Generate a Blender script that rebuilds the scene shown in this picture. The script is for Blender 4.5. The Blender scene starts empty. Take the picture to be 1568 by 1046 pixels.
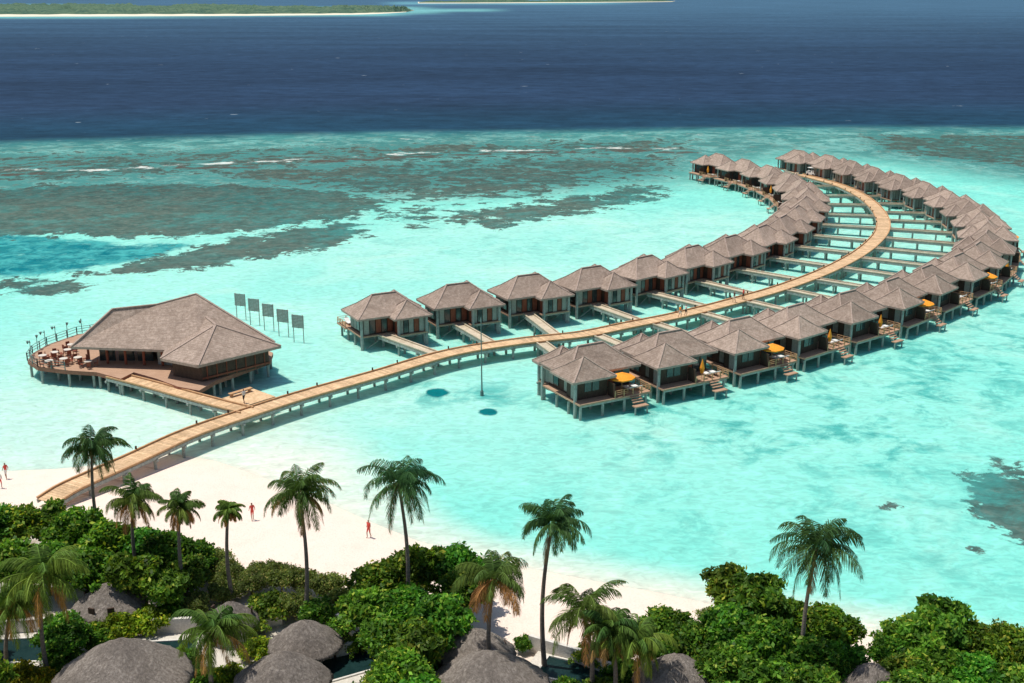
import bpy, bmesh, math, random
import numpy as np
from mathutils import Vector, Matrix, noise as mnoise

random.seed(7)
rng = np.random.default_rng(7)
S = bpy.context.scene
COL = S.collection

# ------------------------------------------------------------------ survey
H = 45.0; F = 1780.0; PITCH = math.atan(535.0/1780.0)
SN, CS = math.sin(PITCH), math.cos(PITCH)
def ray(px, py):
    dy = py-523.0
    return px-784.0, F*CS-dy*SN, F*SN+dy*CS
def G(px, py, z=0.0):
    """ground survey: world point at height z for a measurement of the photo"""
    a, b, c = ray(px, py); s = (H-z)/c
    return Vector((a*s, b*s, z))
def atY(px, py, Y):
    a, b, c = ray(px, py); t = Y/b
    return Vector((a*t, Y, H-c*t))

# ------------------------------------------------------------------ materials
def new_mat(name):
    m = bpy.data.materials.new(name); m.use_nodes = True
    nt = m.node_tree
    for n in list(nt.nodes): nt.nodes.remove(n)
    out = nt.nodes.new('ShaderNodeOutputMaterial')
    return m, nt, out
def nd(nt, typ, ins=None, **kw):
    n = nt.nodes.new(typ)
    for k, v in kw.items(): setattr(n, k, v)
    if ins:
        for k, v in ins.items():
            if isinstance(v, bpy.types.NodeSocket): nt.links.new(v, n.inputs[k])
            else: n.inputs[k].default_value = v
    return n
def mth(nt, op, a, b=0.0, c=0.0, clamp=False):
    n = nd(nt, 'ShaderNodeMath', {0: a, 1: b, 2: c}, operation=op); n.use_clamp = clamp
    return n.outputs[0]
def mix(nt, fac, a, b, bt='MIX'):
    n = nt.nodes.new('ShaderNodeMix'); n.data_type = 'RGBA'; n.blend_type = bt
    for i, v in ((0, fac), (6, a), (7, b)):
        if isinstance(v, bpy.types.NodeSocket): nt.links.new(v, n.inputs[i])
        else: n.inputs[i].default_value = v if i == 0 else (tuple(v)+(1,) if len(v) == 3 else v)
    return n.outputs[2]
def mrange(nt, v, a, b, c=0.0, d=1.0, smooth=True):
    n = nd(nt, 'ShaderNodeMapRange', {0: v, 1: a, 2: b, 3: c, 4: d})
    if smooth: n.interpolation_type = 'SMOOTHSTEP'
    return n.outputs[0]
def noise_tex(nt, vec, scale, detail=4, rough=0.55, dist=0.0):
    n = nd(nt, 'ShaderNodeTexNoise', {'Vector': vec, 'Scale': scale, 'Detail': detail, 'Roughness': rough, 'Distortion': dist})
    return n.outputs[0]

def mk(name, c1, c2, scale=2.0, rough=0.8, bump=0.3, stretch=(1, 1, 1), spec=0.25, bands=0, objvar=0.0, island=0.0, world=False, bdist=0.05, stain=0.0, bandamt=.4):
    m, nt, out = new_mat(name)
    if world: vec = nd(nt, 'ShaderNodeNewGeometry').outputs['Position']
    else: vec = nd(nt, 'ShaderNodeTexCoord').outputs['Object']
    mp = nd(nt, 'ShaderNodeMapping', {'Vector': vec, 'Scale': stretch}).outputs[0]
    n1 = noise_tex(nt, mp, scale, 6, 0.65)
    n2 = noise_tex(nt, mp, scale*6, 3, 0.6)
    f = mth(nt, 'ADD', mth(nt, 'MULTIPLY', n1, 0.5), mth(nt, 'MULTIPLY', n2, 0.5))
    f = mrange(nt, f, 0.36, 0.64)
    col = mix(nt, f, c1, c2)
    hgt = f
    if bands:
        w = nd(nt, 'ShaderNodeTexWave', {'Vector': vec, 'Scale': bands, 'Distortion': 1.5, 'Detail': 2.0, 'Detail Scale': 2.0}, bands_direction='Z', wave_profile='SAW').outputs['Fac']
        col = mix(nt, mth(nt, 'MULTIPLY', w, bandamt), col, tuple(x*0.5 for x in c1))
        hgt = mth(nt, 'ADD', f, mth(nt, 'MULTIPLY', w, -0.8))
    if stain:
        gp = nd(nt, 'ShaderNodeNewGeometry').outputs['Position']
        st = mrange(nt, noise_tex(nt, gp, .45, 5, .65, .6), .42, .66)
        col = mix(nt, mth(nt, 'MULTIPLY', st, stain), col, tuple(x*0.6 for x in c1))
    if objvar:
        r = nd(nt, 'ShaderNodeObjectInfo').outputs['Random']
        v = mrange(nt, r, 0, 1, 1-objvar, 1+objvar, False)
        col = mix(nt, 1.0, col, nd(nt, 'ShaderNodeCombineColor', {0: v, 1: v, 2: v}).outputs[0], 'MULTIPLY')
    if island:
        r = nd(nt, 'ShaderNodeNewGeometry').outputs['Random Per Island']
        v = mrange(nt, r, 0, 1, 1-island, 1+island, False)
        col = mix(nt, 1.0, col, nd(nt, 'ShaderNodeCombineColor', {0: v, 1: v, 2: v}).outputs[0], 'MULTIPLY')
    b = nd(nt, 'ShaderNodeBump', {'Height': hgt, 'Strength': bump, 'Distance': bdist}).outputs[0]
    p = nd(nt, 'ShaderNodeBsdfPrincipled', {'Base Color': col, 'Roughness': rough, 'Normal': b, 'Specular IOR Level': spec})
    nt.links.new(p.outputs[0], out.inputs[0])
    return m

M = {}
M['shingle'] = mk('roof_shingle', (.32, .24, .19), (.60, .475, .395), 2.4, .95, .8, (1, 1, 1.0), .08, bands=2.2, objvar=.14, stain=.34, bdist=.08, bandamt=.32)
M['cap'] = mk('roof_ridge_cap', (.29, .215, .175), (.46, .36, .30), 3, .95, .3)
M['thatch'] = mk('palm_thatch', (.20, .17, .145), (.54, .47, .41), 3.2, 1, .9, (1.8, 1.8, .35), .05, objvar=.12, stain=.4, bdist=.1)
M['timber'] = mk('dark_timber', (.045, .03, .022), (.09, .056, .04), 3, .7, .3, (1, 1, .3))
M['redtimber'] = mk('red_timber', (.18, .05, .03), (.28, .09, .05), 3, .7, .3, (1, 1, .3))
M['fascia'] = mk('fascia_timber', (.22, .09, .06), (.32, .14, .09), 3, .7, .3)
M['panel'] = mk('grey_panel', (.24, .25, .215), (.37, .37, .33), 3, .6, .2)
M['glass'] = mk('dark_glass', (.02, .03, .032), (.05, .065, .065), 1.5, .12, .02, spec=.6)
M['pile'] = mk('concrete_pile', (.21, .24, .215), (.44, .46, .42), 2.5, .9, .3, (1, 1, .5))
M['plank'] = mk('boardwalk_planks', (.50, .33, .18), (.73, .50, .30), .6, .75, .2, island=.18, world=True)
M['plank2'] = mk('walkway_planks', (.42, .35, .25), (.62, .53, .40), .8, .8, .2, world=True)
M['deck'] = mk('deck_planks', (.34, .20, .13), (.52, .34, .23), 1.2, .75, .3, (1, 6, 1))
M['kerb'] = mk('kerb_timber', (.44, .25, .12), (.60, .37, .20), 2, .7, .3)
M['orange'] = mk('orange_canvas', (.85, .27, .02), (.95, .38, .04), 2, .8, .1)
M['redcloth'] = mk('red_cloth', (.62, .06, .05), (.72, .11, .08), 3, .8, .1)
M['white'] = mk('white_fabric', (.68, .67, .63), (.8, .79, .75), 2, .8, .1)
M['wall'] = mk('rendered_wall', (.56, .53, .48), (.74, .70, .64), 1.3, .9, .3)
M['paving'] = mk('pale_paving', (.52, .48, .42), (.68, .63, .55), 1.1, .9, .3)
M['pool'] = mk('pool_water', (.006, .022, .022), (.012, .035, .035), 1, .3, .1, spec=.15)
M['metal'] = mk('weathered_metal', (.10, .16, .15), (.18, .26, .24), 3, .5, .1)
M['trunk'] = mk('palm_trunk', (.17, .14, .11), (.33, .28, .23), 3, .95, .6, (1, 1, 3), bands=3)
M['bark'] = mk('bark', (.09, .07, .05), (.18, .14, .10), 4, .95, .6, (1, 1, .4))
M['coconut'] = mk('coconut', (.16, .15, .03), (.25, .17, .05), 5, .6, .2)
M['skin'] = mk('skin', (.36, .2, .13), (.43, .25, .17), 6, .6, .05)
M['hair'] = mk('hair', (.03, .02, .015), (.06, .04, .03), 9, .7, .1)
M['tyre'] = mk('tyre', (.02, .02, .02), (.035, .035, .035), 9, .8, .1)
M['islandveg'] = mk('island_trees', (.045, .10, .08), (.13, .19, .12), .02, 1, .2, world=True, spec=0)  # distance haze mixed into the canopy colour, lighter and greyer
M['islandsand'] = mk('island_sand', (.66, .60, .46), (.78, .72, .58), .01, 1, .1, world=True, spec=0)

def leaf_material(name, trans=.35, spec=.2):
    m, nt, out = new_mat(name)
    a = nd(nt, 'ShaderNodeAttribute', attribute_name='col').outputs['Color']
    oc = nd(nt, 'ShaderNodeObjectInfo').outputs['Color']
    c = mix(nt, 1.0, a, oc, 'MULTIPLY')
    d = nd(nt, 'ShaderNodeBsdfPrincipled', {'Base Color': c, 'Roughness': .5, 'Specular IOR Level': spec})
    t = nd(nt, 'ShaderNodeBsdfTranslucent', {'Color': mix(nt, 1.0, c, (1.25, 1.3, .6), 'MULTIPLY')})
    ms = nd(nt, 'ShaderNodeMixShader', {0: trans, 1: d.outputs[0], 2: t.outputs[0]})
    nt.links.new(ms.outputs[0], out.inputs[0])
    return m
M['leaf'] = leaf_material('broad_leaves', .42, .15)
M['frond'] = leaf_material('palm_fronds', .28, .08)

# ------------------------------------------------------------------ mesh builder
class MB:
    def __init__(s): s.v = []; s.f = []; s.m = []
    def add(s, vs, fs, mi=0):
        o = len(s.v); s.v += [tuple(v) for v in vs]
        s.f += [tuple(i+o for i in f) for f in fs]; s.m += [mi]*len(fs)
    def box(s, x0, x1, y0, y1, z0, z1, mi=0):
        s.add([(x0,y0,z0),(x1,y0,z0),(x1,y1,z0),(x0,y1,z0),(x0,y0,z1),(x1,y0,z1),(x1,y1,z1),(x0,y1,z1)],
              [(0,3,2,1),(4,5,6,7),(0,1,5,4),(1,2,6,5),(2,3,7,6),(3,0,4,7)], mi)
    def beam(s, p, q, w, h, mi=0):
        p = Vector(p); q = Vector(q); d = (q-p).normalized()
        up = Vector((0,0,1)) if abs(d.z) < .99 else Vector((1,0,0))
        r = d.cross(up).normalized()*w/2; u = r.cross(d).normalized()*h/2
        s.add([p-r-u, p+r-u, p+r+u, p-r+u, q-r-u, q+r-u, q+r+u, q-r+u],
              [(0,1,2,3),(7,6,5,4),(0,4,5,1),(1,5,6,2),(2,6,7,3),(3,7,4,0)], mi)
    def cyl(s, p, q, r0, r1, n=8, mi=0, cap=True):
        p = Vector(p); q = Vector(q); d = (q-p).normalized()
        a = d.orthogonal().normalized(); b = d.cross(a)
        vs = []
        for c, r in ((p, r0), (q, r1)):
            for i in range(n):
                t = 2*math.pi*i/n; vs.append(c+a*math.cos(t)*r+b*math.sin(t)*r)
        fs = [(i, (i+1)%n, n+(i+1)%n, n+i) for i in range(n)]
        if cap: fs += [tuple(range(n-1, -1, -1)), tuple(range(n, 2*n))]
        s.add(vs, fs, mi)
    def hip(s, cx, cy, lx, ly, ridge, ze, zr, mi=0, mc=1, th=.28):
        a, b, r = lx/2, ly/2, ridge/2
        E = [(cx-a,cy-b,ze),(cx+a,cy-b,ze),(cx+a,cy+b,ze),(cx-a,cy+b,ze)]
        L = [(x,y,ze-th) for x,y,z in E]
        kz = ze+(zr-ze)*.42; q = .48
        Mx = [(cx+(x-cx)*(1-q)+ (r*q if x>cx else -r*q), cy+(y-cy)*(1-q), kz) for x,y,z in E]
        if r > .01:
            R = [(cx-r,cy,zr),(cx+r,cy,zr)]
            s.add(E+Mx+R, [(0,1,5,4),(1,2,6,5),(2,3,7,6),(3,0,4,7),(4,5,9,8),(5,6,9),(6,7,8,9),(7,4,8)], mi)
            ends = [R[0],R[1],R[1],R[0]]
            s.beam(R[0], R[1], .3, .16, mc)
        else:
            s.add(E+Mx+[(cx,cy,zr)], [(0,1,5,4),(1,2,6,5),(2,3,7,6),(3,0,4,7),(4,5,8),(5,6,8),(6,7,8),(7,4,8)], mi)
            ends = [(cx,cy,zr)]*4
        s.add(E+L, [(0,4,5,1),(1,5,6,2),(2,6,7,3),(3,7,4,0),(4,7,6,5)], mc)
        for i in range(4):
            s.beam(E[i], Mx[i], .22, .1, mc); s.beam(Mx[i], ends[i], .22, .1, mc)
    def prism(s, pts, z0, z1, mt=0, ms=1):
        n = len(pts); area = sum(pts[i][0]*pts[(i+1)%n][1]-pts[(i+1)%n][0]*pts[i][1] for i in range(n))
        if area < 0: pts = pts[::-1]
        s.add([(p[0],p[1],z1) for p in pts], [tuple(range(n))], mt)
        s.add([(p[0],p[1],z0) for p in pts], [tuple(range(n-1,-1,-1))], ms)
        s.add([(p[0],p[1],z0) for p in pts]+[(p[0],p[1],z1) for p in pts], [(i,(i+1)%n,n+(i+1)%n,n+i) for i in range(n)], ms)
    def mesh(s, name, mats, smooth=False):
        me = bpy.data.meshes.new(name); me.from_pydata(s.v, [], s.f)
        for m in mats: me.materials.append(M[m] if isinstance(m, str) else m)
        me.polygons.foreach_set('material_index', s.m)
        if smooth: me.polygons.foreach_set('use_smooth', [True]*len(s.f))
        me.update(); return me
    def obj(s, name, mats, parent=None, smooth=False):
        return place(name, s.mesh(name, mats, smooth), parent=parent)
def place(name, data, loc=(0,0,0), rz=0, sc=(1,1,1), parent=None, color=None):
    o = bpy.data.objects.new(name, data); COL.objects.link(o)
    o.location = loc; o.rotation_euler = (0,0,rz); o.scale = sc
    if parent: o.parent = parent
    if color: o.color = color
    return o

def catmull(pts, step=1.0):
    P = [2*pts[0]-pts[1]]+list(pts)+[2*pts[-1]-pts[-2]]
    out = []
    for i in range(1, len(P)-2):
        for k in range(24):
            t = k/24; a, b, c, d = P[i-1], P[i], P[i+1], P[i+2]
            out.append(.5*((2*b)+(c-a)*t+(2*a-5*b+4*c-d)*t*t+(3*b-a-3*c+d)*t**3))
    out.append(P[-2])
    res = [out[0]]; acc = 0
    for a, b in zip(out, out[1:]):
        L = (b-a).length
        while acc+L >= step:
            r = (step-acc)/L; a = a+(b-a)*r; res.append(a.copy()); L = (b-a).length; acc = 0
        acc += L
    return res

# ------------------------------------------------------------------ numpy distance helpers
def segdist(P, A, B):
    d = B-A; t = np.clip(((P-A)@d)/max(d@d, 1e-9), 0, 1)
    return np.linalg.norm(P-(A+t[:, None]*d), axis=1)
def sdpoly(P, poly):
    poly = np.array([(p[0], p[1]) for p in poly]); dist = np.full(len(P), 1e9); ins = np.zeros(len(P), bool)
    for i in range(len(poly)):
        A, B = poly[i], poly[(i+1)%len(poly)]
        dist = np.minimum(dist, segdist(P, A, B))
        c = ((A[1] > P[:,1]) != (B[1] > P[:,1]))
        dy = B[1]-A[1] if abs(B[1]-A[1]) > 1e-9 else 1e-9
        ins ^= c & (P[:,0] < (B[0]-A[0])*(P[:,1]-A[1])/dy+A[0])
    return np.where(ins, dist, -dist)
def linedist(P, pts):
    pts = np.array([(p[0], p[1]) for p in pts]); d = np.full(len(P), 1e9)
    for i in range(len(pts)-1): d = np.minimum(d, segdist(P, pts[i], pts[i+1]))
    return d
def ss(x, a, b):
    t = np.clip((x-a)/(b-a), 0, 1); return t*t*(3-2*t)
def PX(l, z=0): return [G(x, y, z) for x, y in l]

shore = PX([(-420,738),(-200,734),(0,722),(90,718),(150,712),(200,702),(262,694),(330,706),(400,730),(480,760),(560,796),(640,828),(720,850),(800,868),(900,888),(1000,906),(1080,923),(1200,946),(1330,968),(1450,988),(1600,1012),(1800,1045)])
land = [Vector((-400, 100, 0))]+shore+[Vector((400, 20, 0)), Vector((400, -300, 0)), Vector((-400, -300, 0))]

# ------------------------------------------------------------------ water
NR, NC = 440, 460
Ys = np.concatenate([np.linspace(-250, 50, 12), 1/np.linspace(1/55, 1/32000, NR)])
t = np.linspace(-1, 1, NC); u = t*(.6+.4*t*t)
YY = np.repeat(Ys, NC); XX = np.concatenate([u*(max(y, 0)*.95+90) for y in Ys])
P = np.stack([XX, YY], 1)
deep_edge = PX([(-700,236),(-200,228),(0,224),(200,217),(400,212),(600,208),(800,206),(1000,203),(1250,200),(1568,200),(2200,204)])
deep_poly = deep_edge+[Vector((60000, 1500, 0)), Vector((60000, 60000, 0)), Vector((-60000, 60000, 0)), Vector((-60000, 1500, 0))]
sd_deep = sdpoly(P, deep_poly)
sd_land = sdpoly(P, land)
off = -sd_land
def C(*c): return np.array(c)
def lerp(a, b, t): return a+(b-a)*t[:, None]
pale = C(.74,.72,.60); turq = C(.215,.66,.555); milky = C(.36,.70,.60)
flat = C(.09,.29,.265)
left = ss(-XX, 0, 38)*ss(170-YY, 0, 40)
W = 6+34*left
base = lerp(np.tile(pale, (len(P), 1)), turq, ss(off/W, -.05, 1)*.999)
mil = np.exp(-(((XX+45)/50)**2+((YY-145)/45)**2))+.8*np.exp(-(((XX-5)/75)**2+((YY-212)/34)**2))+.75*np.exp(-(((XX-60)/55)**2+((YY-200)/60)**2))+.4*np.exp(-(((XX-5)/30)**2+((YY-125)/30)**2))
base = lerp(base, milky, np.clip(mil, 0, .9)*ss(off, 2, 25))
whitew = np.exp(-(((XX+50)/24)**2+((YY-116)/16)**2))
base = lerp(base, C(.60,.74,.64), np.clip(whitew, 0, .7))
reef_in = PX([(-700,340),(-200,312),(0,300),(200,296),(400,296),(620,288),(820,282),(1000,270),(1070,250),(1200,226),(1400,244),(1568,268),(2200,310)])
rf_poly = reef_in+deep_edge[::-1]
sd_rf = sdpoly(P, rf_poly)
rfm = ss(sd_rf, -30, 10)
base = lerp(base, flat, rfm*.9)
tealhole = sdpoly(P, PX([(-60,358),(60,362),(180,372),(270,376),(235,392),(150,408),(60,420),(-60,428)]))
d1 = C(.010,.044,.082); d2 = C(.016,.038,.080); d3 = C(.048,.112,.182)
dc = lerp(np.tile(d1, (len(P), 1)), d2, ss(sd_deep, 20, 140)); dc = lerp(dc, d3, ss(np.log(np.maximum(YY, 1)), math.log(620), math.log(4500)))  # far water paled with distance: haze painted into its colour
deepm = ss(sd_deep, -10, 20)
edge_t = C(.012,.13,.15)
base = lerp(base, edge_t, ss(sd_deep, -38, 4)*.85)
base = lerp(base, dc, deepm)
isl = PX([(-500,30),(0,27),(200,26),(420,25),(560,23.5),(650,18.5),(735,16.5),(700,14),(600,12),(0,8),(-500,8)])
si = sdpoly(P, isl); base = lerp(base, C(.16,.42,.42), ss(si, -110, 0)*.8)
isl2 = PX([(620,6),(760,5.6),(1050,4.4),(1120,3),(900,1.5),(640,2)])
si2 = sdpoly(P, isl2); base = lerp(base, C(.14,.36,.42), ss(si2, -150, 0)*.7)

reef = np.zeros(len(P))
def addreef(poly, w, amp=1.0):
    global reef
    s = sdpoly(P, PX(poly)); reef = np.maximum(reef, amp*ss(s, -w, w))
addreef([(-80,296),(100,284),(250,282),(400,286),(520,294),(592,309),(560,325),(500,338),(400,352),(250,366),(100,361),(-80,354)], 11, 1.15)
addreef([(90,424),(200,404),(280,386),(360,366),(450,350),(540,343),(566,360),(490,382),(380,398),(300,412),(200,424)], 8, 1.1)
addreef([(-80,424),(60,422),(150,432),(110,448),(-80,450)], 7, .80)
addreef([(645,342),(740,318),(860,300),(1000,284),(1022,300),(940,320),(830,338),(740,350)], 11, .90)
addreef([(250,262),(500,250),(760,240),(1040,236),(1060,264),(900,292),(740,318),(600,312),(520,298),(400,286)], 16, .64)
addreef([(-80,236),(200,232),(500,222),(900,214),(1060,212),(1060,236),(700,244),(300,268),(-80,290)], 14, .58)
addreef([(560,310),(700,320),(760,340),(660,350),(560,345),(500,340)], 9, .54)
addreef([(1320,206),(1700,206),(1700,268),(1560,258),(1440,244),(1340,230)], 10, .70)
addreef([(1480,750),(1510,705),(1600,690),(1640,850),(1530,826),(1490,795)], 3.6, .88)
addreef([(1335,766),(1365,764),(1380,776),(1345,784)], 1.8, .74)
addreef([(1496,703),(1540,696),(1550,710),(1510,714)], 1.8, .78)
addreef([(1476,834),(1504,834),(1506,845),(1480,845)], 1.4, .74)
rockline = np.minimum(linedist(P, PX([(275,256),(390,257)])), np.minimum(linedist(P, PX([(480,248),(620,241),(800,234),(960,231),(1060,234)])), linedist(P, PX([(-100,272),(60,266)]))))
rock = np.exp(-(rockline/3.2)**2)
foamline = linedist(P, PX([(-200,260),(0,260),(160,261),(300,252),(480,244),(620,235.5),(800,230),(950,226.5),(1060,229)]))
foam = np.exp(-(foamline/4.0)**2)*.80+np.exp(-(linedist(P, PX([(400,218),(600,214),(830,210),(1100,206),(1568,207)]))/7)**2)*.45
coral = np.zeros(len(P))
for x, y, r in ((670,601,1.7),(748,631,1.3)):
    g = G(x, y); coral = np.maximum(coral, np.exp(-(((XX-g.x)/(r*.9))**2+((YY-g.y)/(r*1.0))**2)**2))
halo = np.zeros(len(P))
for x, y, r in ((665,600,6),(745,606,6)):
    g = G(x, y); halo = np.maximum(halo, 1.0*np.exp(-(((XX-g.x)/r)**2+((YY-g.y)/r)**2)))
mott = sdpoly(P, PX([(820,620),(1000,590),(1250,550),(1470,490),(1590,430),(1700,520),(1560,640),(1440,750),(1200,720),(950,700)]))
mottle = np.maximum(ss(mott, -9, 9), halo)
mottle = np.maximum(mottle, .5*ss(off, 4, 14)*ss(-YY, -150, -95)*ss(XX, -12, 20))
mottle = np.maximum(mottle, .30*ss(YY, 175, 215)*(1-rfm))*(1-ss(sd_deep, -40, -5))
thole = ss(tealhole, -9, 6)
wv = np.stack([XX, YY, np.zeros(len(P))], 1)
nrw = len(Ys)
idx = np.arange(nrw*NC).reshape(nrw, NC)
fc = np.stack([idx[:-1,:-1], idx[:-1,1:], idx[1:,1:], idx[1:,:-1]], -1).reshape(-1, 4)
def np_mesh(name, verts, faces):
    me = bpy.data.meshes.new(name); k = faces.shape[1]
    me.vertices.add(len(verts)); me.vertices.foreach_set('co', verts.astype(np.float32).ravel())
    me.loops.add(faces.size); me.loops.foreach_set('vertex_index', faces.astype(np.int32).ravel())
    me.polygons.add(len(faces)); me.polygons.foreach_set('loop_start', np.arange(0, faces.size, k, dtype=np.int32))
    me.polygons.foreach_set('loop_total', np.full(len(faces), k, dtype=np.int32))
    me.update(calc_edges=True); return me
def setcol(me, name, rgb):
    a = me.attributes.new(name, 'FLOAT_COLOR', 'POINT')
    c = np.ones((len(rgb), 4), np.float32); c[:, :3] = rgb; a.data.foreach_set('color', c.ravel())
wm = np_mesh('sea_water', wv, fc)
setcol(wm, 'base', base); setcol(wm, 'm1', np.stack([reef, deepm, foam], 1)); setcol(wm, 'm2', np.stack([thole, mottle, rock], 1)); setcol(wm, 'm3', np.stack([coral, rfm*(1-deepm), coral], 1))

m, nt, out = new_mat('sea_water')
pos = nd(nt, 'ShaderNodeNewGeometry').outputs['Position']
A = lambda n, o='Color': nd(nt, 'ShaderNodeAttribute', attribute_name=n).outputs[o]
s1 = nd(nt, 'ShaderNodeSeparateColor', {0: A('m1')}).outputs; s2 = nd(nt, 'ShaderNodeSeparateColor', {0: A('m2')}).outputs; s3 = nd(nt, 'ShaderNodeSeparateColor', {0: A('m3')}).outputs
cen_ = lambda x, k: mth(nt, 'MULTIPLY', mth(nt, 'SUBTRACT', x, .5), k)
gate = lambda x, k: mth(nt, 'MINIMUM', mth(nt, 'MULTIPLY', x, k), 1)
n_big = noise_tex(nt, pos, .022, 4, .55, .4)
n_mid = noise_tex(nt, pos, .075, 8, .68, .9)
n_sp = noise_tex(nt, pos, .24, 6, .7, .5)
n_fine = noise_tex(nt, pos, .55, 4, .68, .3)
n_rip = noise_tex(nt, nd(nt, 'ShaderNodeMapping', {'Vector': pos, 'Scale': (.7, 1.3, 1), 'Rotation': (0, 0, .35)}).outputs[0], .9, 4, .62, 1.2)
col = A('base')
notdeep = mth(nt, 'SUBTRACT', 1.0, s1[1])
v = mrange(nt, n_big, .38, .64)
col = mix(nt, mth(nt, 'MULTIPLY', mth(nt, 'MULTIPLY', v, notdeep), .34), col, (.14, .59, .51))
sandy = mrange(nt, noise_tex(nt, pos, .05, 6, .6, .8), .50, .68)
col = mix(nt, mth(nt, 'MULTIPLY', mth(nt, 'MULTIPLY', sandy, notdeep), .24), col, (.55, .74, .62))
fl = mrange(nt, mth(nt, 'ADD', n_mid, cen_(n_sp, .8)), .42, .66)
col = mix(nt, mth(nt, 'MULTIPLY', s3[1], .8), col, mix(nt, fl, (.045, .175, .165), (.19, .43, .39)))
col = mix(nt, mth(nt, 'MULTIPLY', mth(nt, 'MULTIPLY', s3[1], mrange(nt, n_sp, .50, .66)), .5), col, (.12, .125, .095))
tm = mrange(nt, mth(nt, 'ADD', s2[0], mth(nt, 'ADD', cen_(n_mid, 1.9), cen_(n_sp, 1.3))), .42, .80)
tcol = mix(nt, mrange(nt, n_sp, .38, .64), (.0, .15, .18), (.06, .37, .36))
col = mix(nt, mth(nt, 'MULTIPLY', tm, gate(s2[0], 6)), col, tcol)
rm = mth(nt, 'ADD', s1[0], mth(nt, 'ADD', cen_(n_mid, 2.0), mth(nt, 'ADD', cen_(n_sp, 1.7), cen_(n_fine, .7))))
rm = mth(nt, 'MULTIPLY', mrange(nt, rm, .46, .60), gate(s1[0], 7))
rcol = mix(nt, mrange(nt, n_big, .42, .6), (.078, .096, .076), (.035, .122, .112))
rcol = mix(nt, mrange(nt, n_sp, .40, .62), rcol, (.042, .068, .056))
rcol = mix(nt, mth(nt, 'MULTIPLY', mrange(nt, n_fine, .45, .7), .6), rcol, (.13, .16, .13))
col = mix(nt, mth(nt, 'MULTIPLY', rm, .94), col, rcol)
mm = mth(nt, 'MULTIPLY', mrange(nt, mth(nt, 'ADD', noise_tex(nt, pos, .16, 8, .70, .6), cen_(n_mid, .5)), .46, .64), s2[1])
col = mix(nt, mth(nt, 'MULTIPLY', mm, .88), col, (.050, .36, .325))
cf = mrange(nt, mth(nt, 'ADD', s3[0], mth(nt, 'ADD', cen_(n_fine, .9), cen_(n_sp, .4))), .3, .75)
col = mix(nt, mth(nt, 'MULTIPLY', cf, gate(s3[0], 6)), col, (.0, .15, .16))
rk = mrange(nt, mth(nt, 'ADD', s2[2], cen_(n_sp, 2.0)), .52, .78)
col = mix(nt, mth(nt, 'MULTIPLY', mth(nt, 'MULTIPLY', rk, gate(s2[2], 4)), .8), col, (.085, .070, .055))
fm = mrange(nt, mth(nt, 'ADD', s1[2], cen_(noise_tex(nt, pos, .10, 8, .74, .4), 2.8)), .62, .95)
col = mix(nt, mth(nt, 'MULTIPLY', mth(nt, 'MULTIPLY', fm, gate(s1[2], 4)), .8), col, (.70, .74, .68))
rp = mrange(nt, n_rip, .3, .7, .80, 1.15, False)  # caustic-like ripple light painted into the lagoon colour
col = mix(nt, notdeep, col, mix(nt, 1.0, col, nd(nt, 'ShaderNodeCombineColor', {0: rp, 1: rp, 2: rp}).outputs[0], 'MULTIPLY'))
lane = noise_tex(nt, nd(nt, 'ShaderNodeMapping', {'Vector': pos, 'Scale': (.004, .012, 1), 'Rotation': (0, 0, .05)}).outputs[0], 1.0, 5, .6)
chop = noise_tex(nt, nd(nt, 'ShaderNodeMapping', {'Vector': pos, 'Scale': (.07, .10, 1), 'Rotation': (0, 0, .2)}).outputs[0], 1.0, 9, .80)
dv = mth(nt, 'MULTIPLY', mrange(nt, lane, .3, .7, .80, 1.24, False), mrange(nt, chop, .3, .7, .55, 1.46, False))
col = mix(nt, s1[1], col, mix(nt, 1.0, col, nd(nt, 'ShaderNodeCombineColor', {0: dv, 1: dv, 2: dv}).outputs[0], 'MULTIPLY'))
cap = mth(nt, 'MULTIPLY', mrange(nt, noise_tex(nt, nd(nt, 'ShaderNodeMapping', {'Vector': pos, 'Scale': (.10, .22, 1)}).outputs[0], 1.0, 3, .5), .735, .78), s1[1])
col = mix(nt, mth(nt, 'MULTIPLY', cap, .6), col, (.6, .68, .7))
bh = mth(nt, 'ADD', mth(nt, 'MULTIPLY', n_rip, .5), noise_tex(nt, pos, 2.2, 3, .6))
bmp = nd(nt, 'ShaderNodeBump', {'Height': bh, 'Strength': .35, 'Distance': .12}).outputs[0]
# light scattered inside the lagoon water: blue-green travels metres sideways, red does not
sss = nd(nt, 'ShaderNodeSubsurfaceScattering', {'Color': col, 'Scale': 1.0, 'Radius': (.25, 2.1, 2.3)})
sss.falloff = 'BURLEY'
df = nd(nt, 'ShaderNodeBsdfDiffuse', {'Color': col})
body = nd(nt, 'ShaderNodeMixShader', {0: mth(nt, 'MULTIPLY', notdeep, .42), 1: df.outputs[0], 2: sss.outputs[0]})
gl = nd(nt, 'ShaderNodeBsdfGlossy', {'Color': (1,1,1,1), 'Roughness': .22, 'Normal': bmp})
ms = nd(nt, 'ShaderNodeMixShader', {0: .045, 1: body.outputs[0], 2: gl.outputs[0]})
nt.links.new(ms.outputs[0], out.inputs[0])
wm.materials.append(m)
place('sea_water', wm)

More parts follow.
